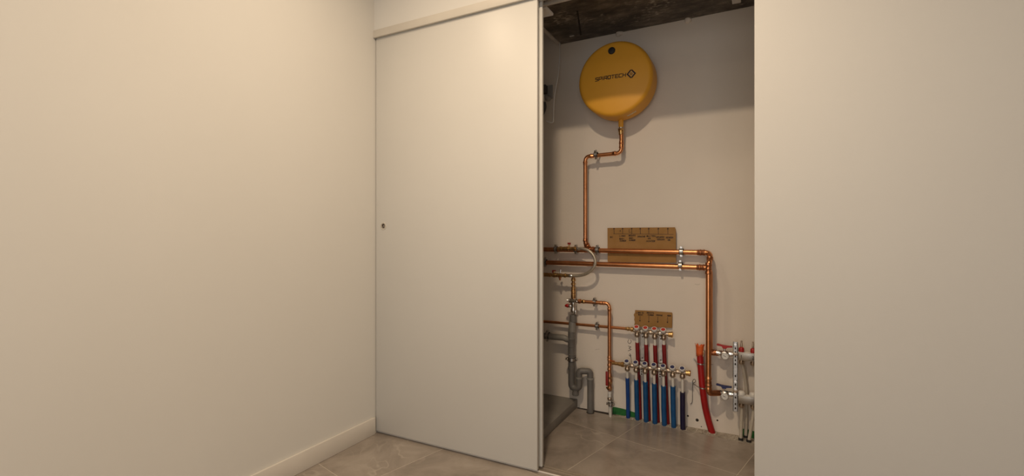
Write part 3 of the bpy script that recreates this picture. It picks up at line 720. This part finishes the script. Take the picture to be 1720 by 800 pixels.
cmarks('pen_line', t, [pxl([(1031, 393), (1080, 393.3), (1131, 394)], YC)], YC-.0045)
for x in (1031.8, 1046.3, 1061.5, 1075.8, 1090.2, 1106.2, 1122.2):
    cmarks('pen_arrow', t, [pxl([(x, 393), (x-.2, 383.5)], YC), pxl([(x-1.2, 385.2), (x-.2, 383.2), (x+1.0, 385.0)], YC)], YC-.0045, .0028)
cmarks('pen_word', t, word('A', 1042.2, 388, YC, 2.0, .010), YC-.0045); cmarks('pen_word', t, [pxl([(1058, 385.5), (1056.8, 386), (1056.8, 390.5), (1060.5, 390.3)], YC)], YC-.0045)
for s_, x, y, wp in (('W.C.', 1028.6, 398.4, 6.5), ('LINKS', 1046, 396.6, 10), ('BAD-', 1045.3, 401.4, 9), ('KAMER', 1046.8, 404.8, 10.5), ('RECHTS', 1062.2, 396, 11.5), ('BAD-', 1061.2, 400.2, 8), ('KAMER', 1062.5, 403.8, 10.5),
                    ('DOUCHE', 1078, 397.6, 13), ('BUITEN', 1094, 396.8, 15), ('KR.', 1092.2, 400.8, 7), ('ACHTER', 1093.5, 405.2, 15), ('KEUKEN', 1109.3, 398.6, 13.5), ('KRAAN', 1110.4, 402.5, 12.5), ('KEUKEN', 1124.8, 399.2, 12), ('KR.', 1125, 403.4, 6)):
    cmarks('pen_word', t, word(s_, x, y, YC, wp), YC-.0045, .0023)
YC2 = 3.015
t = card('cardboard_note', 'small brown cardboard note with four arrows, above the red-capped manifold', [(1066.5, 549), (1065.6, 546), (1066.6, 541), (1065.4, 537), (1066.2, 533), (1064.6, 529), (1066.8, 525), (1067, 521.2), (1095, 522.6), (1128.6, 525.2), (1129.6, 527), (1128.9, 551), (1100, 549.6)], YC2)
for x, y0, y1 in ((1075.4, 530.5, 540), (1090.3, 531, 541.5), (1105.3, 532, 541.8), (1121.6, 533, 542.5)):
    cmarks('pen_arrow', t, [pxl([(x, y0), (x-.3, y1)], YC2), pxl([(x-1.2, y1-1.8), (x-.3, y1), (x+.8, y1-1.8)], YC2)], YC2-.0045, .0024)
for s_, x, y, wp in (('LINKS', 1073, 525.4, 8), ('TE', 1080, 525.8, 3.5), ('BAD', 1076.5, 528.8, 8), ('RECHTS', 1092.8, 525.8, 12), ('KAMER', 1093.5, 529.3, 10), ('DOUCHE', 1108, 529.6, 10.5), ('KEUK', 1124.5, 530.4, 6.5)):
    cmarks('pen_word', t, word(s_, x, y, YC2, wp, .0075), YC2-.0045, .0020)

# ------------------------------------------------------------------ tap-water manifolds
def outlet(t, c, m_cap, Ycap):
    """one manifold outlet below/above bar centre c: cap, valve seat, nut"""
    ax = Vector((0, -.52, .85)).normalized()
    b = c+ax*.012
    cap = lathe('valve_cap', [(0, .0120), (.004, .0145), (.008, .0172), (.021, .0176), (.023, .0165), (.0225, .0125)], b, ax, 'white_plastic', t, 18)
    lathe('cap_insert', [(.0215, .0128), (.0235, .0124), (.0238, .007), (.0232, 0)], b, ax, m_cap, cap, 16)
    lathe('valve_seat', [(-.012, .0120), (.014, .0115)], c, ax, 'nickel', t, 14)
    lathe('outlet_nut', [(0, .0095), (.012, .0095), (.013, .0130), (.017, .0158), (.031, .0158), (.035, .0125), (.038, .0090)], c, (0, 0, -1), 'nickel', t, 14)
def manifold(name, label, pts, Y, m_cap, x_end, feed):
    c = [P(x, y, Y) for x, y in pts]
    t = empty(name, label, 'manifold', (c[0].x, Y, c[0].z-.04))
    zl = lambda x: c[0].z+(c[-1].z-c[0].z)*(x-c[0].x)/(c[-1].x-c[0].x)
    xe = P(x_end[0], x_end[1], Y).x
    prof = []; x = c[0].x-.020
    bm = bmesh.new(); add_tube(bm, [Vector((x, Y, zl(x))), Vector((xe, Y, zl(xe)))], .0112, 16); link('bar', bm, 'nickel', t)
    for p, q in zip(c, c[1:]):
        mid = (p+q)/2; lathe('bar_coupling', [(-.011, .0120), (-.008, .0132), (.008, .0132), (.011, .0120)], Vector((mid.x, Y, zl(mid.x))), (1, 0, 0), 'nickel', t, 14)
    for p in c: outlet(t, Vector((p.x, Y, zl(p.x))), m_cap, Y)
    lathe('end_plug', [(-.012, .0125), (-.010, .0150), (.004, .0150), (.005, .0175), (.013, .0175), (.015, .015)], Vector((xe, Y, zl(xe))), (1, 0, 0), 'brass', t, 14)
    if feed:
        fx = c[0].x-.018; lathe('feed_fitting', [(0, .012), (.004, .0160), (.018, .0160), (.020, .0125), (.036, .0125), (.038, .0105), (.080, .0105)], Vector((fx, Y, zl(fx))), (-1, .05, 0), 'brass', t, 14)
    return t, c, zl
HOT = [(1070, 556.2), (1084.8, 557.6), (1099.8, 559.2), (1114.8, 561)]
COLD = [(1053.6, 613.6), (1068.4, 615.6), (1083.6, 617.6), (1098.8, 619.6), (1114.3, 621.6), (1130, 623.6), (1146.4, 625.8)]
YHM, YCM = 2.972, 2.945
th, hc, hzl = manifold('hot_manifold', 'nickel manifold with four red-topped white caps, below the small cardboard', HOT, YHM, 'red_cap', (1126, 561.5), False)
tc_, ccs, czl = manifold('cold_manifold', 'nickel manifold with seven dark blue-topped white caps, in front of the red sleeves', COLD, YCM, 'blue_cap', (1155.5, 627.5), True)
ordn = ['leftmost', 'second from left', 'third from left', 'fourth from left', 'fifth from left', 'sixth from left', 'rightmost']
def sleeved(name, label, cat, c, sleeve_top, bottom, r, m, group):
    t = empty(name, label, cat, bottom, group)
    top = c+Vector((0, 0, -.034))
    tube('plastic_pipe', [top, bottom], .0082, 'pex', t, seg=12)
    f = (top.z-sleeve_top.z)/(top.z-bottom.z); s0 = top+(bottom-top)*f
    bm = bmesh.new(); mid = s0+(bottom-s0)*.55+Vector((random.uniform(-.002, .002), 0, 0))
    add_tube(bm, [s0, s0+(bottom-s0)*.02, mid, bottom], r, 14); link('sleeve', bm, m, t, angle=60)
    return t
rt4 = ['leftmost', 'second', 'third', 'rightmost']
for k, (c, st, xb) in enumerate(zip(hc, ((1071.8, 576), (1086.6, 579.5), (1101.6, 580.5), (1117, 579.5)), (1075, 1090, 1105, 1121.5))):
    b = P(xb, 700, 3.0125); b.z = -.001
    sleeved('hot_water_pipe', f'{rt4[k]} of the four dark red sleeved pipes under the red-capped manifold', 'pipe', c, P(*st, YHM), b, .0122, 'red_sleeve', 'red sleeved water pipes')
for k, (c, st, r, m) in enumerate(zip(ccs, ((1055, 636), (1070.2, 639), (1085.6, 642.5), (1100.3, 645.5), (1115.8, 649.5), (1131.4, 650), (1147.4, 660)), (.0120, .0138, .0150, .0148, .0148, .0150, .0150), ('blue_a', 'blue_b', 'blue_b', 'blue_b', 'blue_b', 'blue_b', 'navy'))):
    b = P((1055, 1070.6, 1085.4, 1100, 1116, 1131.8, 1147.2)[k], 705, tile_edge(c.x)+.0155); b.z = -.001
    lab = ('narrow royal blue sleeved pipe, leftmost under the blue-capped manifold' if k == 0 else 'dark navy sleeved pipe, rightmost under the blue-capped manifold' if k == 6 else f'blue sleeved pipe, {ordn[k]} of seven under the blue-capped manifold')
    sleeved('cold_water_pipe', lab, 'pipe', c, P(*st, YCM), b, r, m, 'blue sleeved water pipes')
# two galvanised brackets carrying both manifolds
for px, lab in ((1078.2, 'galvanised bracket strip between the first and second red sleeves'), (1109, 'galvanised bracket strip between the third and fourth red sleeves')):
    xh = P(px, 558, YHM).x; xc_ = xh
    zt, zb = hzl(xh), czl(xh)
    t = empty('manifold_bracket', lab, 'bracket', (xh, WY-.002, zb-.06), 'galvanised manifold brackets')
    bm = bmesh.new(); add_box(bm, (xh-.010, YHM+.018, zb+.03), (xh+.010, YHM+.021, zt+.012)); add_box(bm, (xh-.010, YHM+.018, zt+.010), (xh+.010, WY-.0005, zt+.013)); add_box(bm, (xh-.010, YCM+.018, zb+.03), (xh+.010, YHM+.021, zb+.033)); add_box(bm, (xh-.010, YCM+.018, zb-.055), (xh+.010, YCM+.021, zb+.033))
    st = link('strip', bm, 'steel', t, smooth=False)
    for (cz_, Yc_) in ((zt, YHM), (zb, YCM)):
        bm = bmesh.new(); add_ring(bm, (xh, Yc_, cz_), (1, 0, 0), .0135, .004, .005)
        add_ring(bm, (xh+.0065, Yc_, cz_), (1, 0, 0), .0135, .003, .001); link('clamp_ring', bm, 'chrome', t)
        lathe('clamp_lining', [(-.009, .0138), (.009, .0138)], (xh, Yc_, cz_), (1, 0, 0), 'rubber', t, 16)
    for z_, Yb in ((zt-.036, YHM+.018), (zb+.045, YHM+.018), (zb-.035, YCM+.018), (zb-.049, YCM+.018)):
        lathe('slot', [(0, .0042), (.0006, .0040), (.0006, 0)], (xh, Yb, z_), (0, -1, 0), 'dark_hole', st, 12)
        
# ------------------------------------------------------------------ underfloor-heating manifold at the right
YF = 2.950
def heat_bar(name, label, pyc, half, caps, numbered):
    p0 = P(1239.5, pyc, YF); x1b = p0.x+.125
    t = empty(name, label, 'manifold', (p0.x, YF, p0.z-half))
    box('bar', (p0.x, YF-.017, p0.z-half), (x1b, YF+.017, p0.z+half), 'bar_metal', t, .002)
    bm = bmesh.new(); add_box(bm, (p0.x-.001, YF-.018, p0.z+half-.002), (x1b+.001, YF+.018, p0.z+half+.002), .001); link('top_strip', bm, 'white_plastic', t)
    xs = [P(1245.5, pyc, YF).x+.058*k for k in range(2)]
    for k, x in enumerate(xs):
        if caps == 'red':
            lathe('flow_knob', [(0, .010), (.003, .0142), (.018, .0142), (.024, .011), (.028, .006)], (x, YF-.004, p0.z+half+.002), (0, 0, 1), 'red_handle', t, 14)
            lathe('sight_glass', [(0, .0055), (.022, .0055), (.026, .004), (.036, .0045)], (x, YF-.004, p0.z+half+.028), (0, 0, 1), 'nickel', t, 10)
        else:
            lathe('adjusting_cap', [(0, .0195), (.010, .0200), (.017, .0175), (.022, .011), (.0235, 0)], (x, YF-.004, p0.z+half+.002), (0, 0, 1), 'white_plastic', t, 18)
        lathe('outlet_nut', [(0, .011), (.005, .011), (.007, .0150), (.018, .0150), (.024, .0115)], (x, YF-.002, p0.z-half), (0, 0, -1), 'nickel', t, 14)
        if numbered and k < 2:
            bm = bmesh.new()
            for pl in text_strokes('12'[k], x-.004, p0.z-.009, .016, .009, 0): add_stroke(bm, pl, lambda a_, b_, h: Vector((a_, YF-.0172-h, b_)), .0022, .0005)
            link('number', bm, 'ink', t, smooth=False)
    return t, xs, p0
tu, xu, pu = heat_bar('supply_manifold', 'nickel heating manifold with red knobs and numbered outlets, upper of the pair', 597.5, .0215, 'red', True)
tl, xl, pl_ = heat_bar('return_manifold', 'nickel heating manifold with white round caps, lower of the pair', 669.5, .0225, 'white', False)
# thread ends left of the bars and ball valves with thermometers
def ball_valve(name, label, px, py, Y, m_h, x_bar, zbar, hpx):
    c = P(px, py, Y)
    t = empty(name, label, 'valve', (c.x, Y, c.z-.02))
    x0b = P(1203.5, py, Y).x
    lathe('valve_body', [(0, .0125), (.010, .0125), (.012, .0165), (.026, .0165), (.030, .0145), (.040, .0175), (.058, .0175), (.064, .014), (.066, .0165), (.080, .0165), (.082, .0125), (x_bar-x0b, .0125)], (x0b, Y, c.z+.008), (1, 0, 0), 'chrome', t, 16)
    dl = lathe('thermometer', [(0, .014), (.012, .0185), (.018, .0205), (.024, .0205), (.025, .0190), (.0235, .0180)], c+Vector((0, -.008, -.002)), (0, -1, .05), 'steel', t, 24)
    lathe('dial_face', [(.0226, .0182), (.0240, .0178), (.0240, 0)], c+Vector((0, -.008, -.002)), (0, -1, .05), 'dial', dl, 24)
    bm = bmesh.new(); dc = c+Vector((0, -.0325, -.002))
    add_stroke(bm, [(dc.x-.008, dc.z+.004), (dc.x+.004, dc.z-.001)], lambda a_, b_, h: Vector((a_, dc.y-h, b_)), .0022, .0006)
    for k in range(9):
        an = math.radians(-30+240*k/8); add_stroke(bm, [(dc.x+.013*math.cos(an), dc.z+.013*math.sin(an)), (dc.x+.0155*math.cos(an), dc.z+.0155*math.sin(an))], lambda a_, b_, h: Vector((a_, dc.y-h, b_)), .0011, .0006)
    link('dial_marks', bm, 'ink', dl, smooth=False)
    h = P(*hpx, Y-.006)
    lathe('valve_stem', [(0, .006), (h.z-c.z-.012, .006)], (h.x, h.y, c.z+.014), (0, 0, 1), 'chrome', t, 10)
    bm = bmesh.new()
    g = [(-.041, .006), (-.037, .010), (-.014, .006), (-.010, .004), (.010, .004), (.014, .002), (.040, .004), (.041, -.004), (.014, -.006), (.009, -.014), (-.009, -.014), (-.014, -.002), (-.040, .0)]
    A = [bm.verts.new((h.x+a_, h.y-.009, h.z+b_)) for a_, b_ in g]; B = [bm.verts.new((h.x+a_, h.y+.009, h.z+b_)) for a_, b_ in g]
    bm.faces.new(A); bm.faces.new(B)
    for k in range(len(g)): bm.faces.new((A[k], A[(k+1) % len(g)], B[(k+1) % len(g)], B[k]))
    bmesh.ops.bevel(bm, geom=list(bm.edges), offset=.001, segments=1, affect='EDGES')
    link('butterfly_handle', bm, m_h, t)
ball_valve('heating_valve', 'chrome ball valve with red butterfly handle and round thermometer', 1218.5, 596.3, YF, 'red_handle', pu.x+.004, pu.z, (1217, 581.5))
ball_valve('heating_valve', 'chrome ball valve with dark blue butterfly handle and round thermometer', 1217.8, 663.3, YF, 'blue_handle', pl_.x+.004, pl_.z, (1216, 648.8))
# slotted bracket rail
rx = P(1235.3, 600, 2.930)
t = empty('bracket_rail', 'upright slotted galvanised rail holding both heating manifolds', 'bracket', (rx.x, 2.93, P(1235, 691, 2.93).z))
zt, zb = P(1235, 574.5, 2.93).z, P(1235, 691, 2.93).z
bm = bmesh.new(); add_box(bm, (rx.x-.0115, 2.926, zb), (rx.x+.0115, 2.930, zt)); add_box(bm, (rx.x-.0115, 2.926, zb), (rx.x-.009, 2.935, zt)); add_box(bm, (rx.x+.009, 2.926, zb), (rx.x+.0115, 2.935, zt))
for z_ in (zt-.034, zb+.034): add_box(bm, (rx.x-.007, 2.928, z_-.006), (rx.x+.007, WY-.0005, z_+.006))
rail = link('rail', bm, 'steel', t, smooth=False)
for py in (585.5, 592, 599, 605.5, 612, 632, 646.5, 668, 679, 686):
    z_ = P(1235, py, 2.926).z; bm = bmesh.new(); add_box(bm, (rx.x-.0035, 2.9252, z_-.0055), (rx.x+.0035, 2.9262, z_+.0055), .0008); link('slot', bm, 'dark_hole', rail, smooth=False)
for py in (578.5, 640.5, 653, 661.5):
    z_ = P(1235, py, 2.926).z; hexnut('bolt', (rx.x, 2.922, z_), (0, 1, 0), .0085, .008, 'chrome', t)
for py in (595, 657): 
    z_ = P(1235, py, 2.926).z; box('clip_plate', (rx.x-.013, 2.9225, z_-.008), (rx.x+.013, 2.9255, z_+.008), 'nickel', t, .001)
# white heating pipes
grp = 'white heating pipes'
def heat_pipe(label, pts, r=.0088): 
    t = empty('heating_pipe', label, 'pipe', pts[-1], grp); tube('plastic_pipe', smoothpath(pts, 4), r, 'pex_heat', t, seg=12)
    lathe('floor_sleeve', [(0, .0125), (.010, .0125), (.012, .0095)], Vector(pts[-1])+Vector((0, 0, .006)), (0, 0, 1), 'rubber', t, 12)
for k in range(2):
    gy = tile_edge(xl[k])+.020
    heat_pipe(('white heating pipe under the lower manifold, beside the slotted rail', 'white heating pipe under the lower manifold, at the wall edge')[k],
              [(xl[k], YF-.002, pl_.z-.040), (xl[k]+.001, YF+.004, .16), (xl[k]-(.004, .022, .02, .01)[k], gy, -.001)])
for k in range(2):
    heat_pipe(('white heating pipe from the first numbered outlet, passing behind the lower manifold', 'white heating pipe from the second numbered outlet, passing behind the lower manifold')[k],
              [(xu[k], YF-.002, pu.z-.040), (xu[k]+.010, YF+.018, pu.z-.085), (xu[k]+.022, 2.992, pl_.z+.06), (xu[k]+.024, 3.000, pl_.z-.05), (xu[k]+.020, 3.004, -.001)])

# ------------------------------------------------------------------ red conduit with torn orange film
YR = 2.975
cp = [P(1175.4, 588, YR), P(1176.6, 610, YR), P(1178.6, 636, YR), P(1180.6, 656, YR), P(1184.6, 684, YR+.008), P(1190.4, 708, YR+.018), P(1197.5, 731, YR+.026)]
t = empty('red_conduit', 'bright red plastic conduit rising from the floor, topped with torn orange film', 'conduit', cp[-1])
tube('conduit', smoothpath(cp, 5), .0185, 'red_conduit', t, seg=18)
bm = bmesh.new(); seg = 20; rnd = random.Random(5); rings = []
c0_ = cp[0]
for h, r in ((-.030, .0196), (-.012, .0200), (.006, .0205), (.020, .0215), (.030, .0235)):
    ring = []
    for k in range(seg):
        an = 2*math.pi*k/seg; jag = (rnd.uniform(-.010, .008) if h > .025 else rnd.uniform(-.012, .004) if h < -.02 else 0)
        ring.append(bm.verts.new(c0_+Vector((math.cos(an)*r*(1+(.12 if h > .025 and k in (0, 10) else 0)), math.sin(an)*r*.9, h+jag))))
    rings.append(ring)
for A, B in zip(rings, rings[1:]):
    for k in range(seg): bm.faces.new((A[k], A[(k+1) % seg], B[(k+1) % seg], B[k]))
fm = link('torn_film', bm, 'orange_film', t, angle=80)
sm = fm.modifiers.new('thickness', 'SOLIDIFY'); sm.thickness = .0008
fl = [P(1181.5, 590, YR-.018), P(1182.5, 594, YR-.02), P(1181, 599, YR-.02)]
tube('film_shred', smoothpath(fl, 4), [.002, .0035, .0035, .003, .002], 'pale_ink', t, seg=6)
for py, dx0, lab, xl_, xr_ in ((611, 0, 'upper thin wire strap across the red conduit', 1167, 1197), (651.5, 0, 'lower thin wire strap across the red conduit', 1164, 1187)):
    c = P(1177+(py-611)*.08, py, YR)
    t = empty('wire_strap', lab, 'strap', (c.x, c.y, c.z), 'wire straps on the red conduit')
    bm = bmesh.new(); add_ring(bm, c, (0.05, 0, 1), .0187, .0016, .0035); link('strap_band', bm, 'steel', t)
    lp = P(xl_, py-7 if py < 630 else py-8, WY-.004); rp = P(xr_, py+1.5, WY-.004)
    tube('strap_wire', [lp+Vector((-.004, 0, .004)), lp+Vector((.006, -.008, -.006)), c+Vector((-.019, -.006, 0))], .0026, 'steel', t, fil=.006, seg=8)
    tube('strap_wire', [c+Vector((.019, -.004, 0)), rp], .0026, 'steel', t, seg=8)
    lathe('wall_plug', [(0, .006), (.004, .006)], lp+Vector((-.003, 0, .002)), (0, -1, 0), 'steel', t, 8)
wr = [P(1163.8, 648, WY-.005), P(1163.5, 640, WY-.014), P(1166.5, 637.5, WY-.018), P(1168.5, 641, WY-.014), P(1165.4, 644, WY-.008), P(1163.2, 650, WY-.005), P(1163.0, 672, WY-.005), P(1161.5, 678, WY-.006), P(1159, 679, WY-.008)]
o = tube('loose_wire', smoothpath(wr, 4), .0016, 'dark_box', None, seg=6); tag(o, 'thin dark loose wire hanging on the wall left of the red conduit', 'wire')

# ------------------------------------------------------------------ foam strips, cable and junction box
for (xa, xb, ya, yb, lab) in ((1029, 1067, 684.5, 691, 'green foam edge strip at the wall base behind the blue sleeves'), (1247, 1280, 728, 742, 'green foam edge strip behind the white heating pipes')):
    a_, b_ = P(xa, ya, WY-.004), P(xb, yb, WY-.004)
    zt_ = .045
    pts = [(a_.x, -.012), (b_.x, -.012), (b_.x, zt_-.014), ((a_.x+b_.x)/2, zt_-.003), (a_.x+.006, zt_), (a_.x, zt_-.006)]
    prism('foam_strip', pts, (0, WY-.0005, 0), (1, 0, 0), (0, 0, 1), .007, 'green_foam')
    o = bpy.context.scene.objects[-1] if False else [x for x in COL.objects if x.name.startswith('foam_strip')][-1]
    tag(o, lab, 'foam strip', 'green foam strips')
YK = 2.90
cb = [P(939.5, 66, 3.0), P(940.3, 85, 2.97), P(939.8, 105, 2.94), P(937.2, 128, YK), P(934, 146, YK), P(931, 165, YK), P(929.8, 185, YK), P(929.6, 201, YK), P(928.6, 205.5, YK), P(924, 206, YK), P(917.5, 203.5, YK)]
o = tube('cable', smoothpath(cb, 5), .0040, 'cable_white', None, seg=8); tag(o, 'thin white cable dangling from the ceiling corner of the closet', 'cable')
# surface box with plug on the back wall, half behind the door edge
p0, p1 = P(905, 168, WY), P(929, 143, WY)
t = empty('junction_box', 'grey surface box with dark plug on the closet wall beside the door edge', 'junction box', (p0.x+.05, WY, p0.z-.09))
box('backplate', (p0.x, WY-.010, p0.z-.008), (p1.x, WY-.0005, p1.z), 'grey_box', t, .003)
a_ = P(921, 156, WY)
box('socket_body', (p0.x, WY-.050, a_.z-.012), (a_.x, WY-.009, p1.z-.003), 'dark_box', t, .004)
lathe('plug', [(0, .020), (.018, .019), (.030, .012)], P(921.5, 165.5, WY-.009), (0, -1, 0), 'grey_box', t, 18)
box('clip', (p0.x, WY-.03, p0.z-.02), (P(917, 170, WY).x, WY-.009, a_.z-.014), 'white_plastic', t, .003)
l0_ = P(914.5, 172, WY-.03)
tube('plug_lead', smoothpath([l0_, P(915, 182, WY-.028), P(911, 192, WY-.02), P(905, 197, WY-.02)], 5), .011, 'dark_box', t, seg=10)
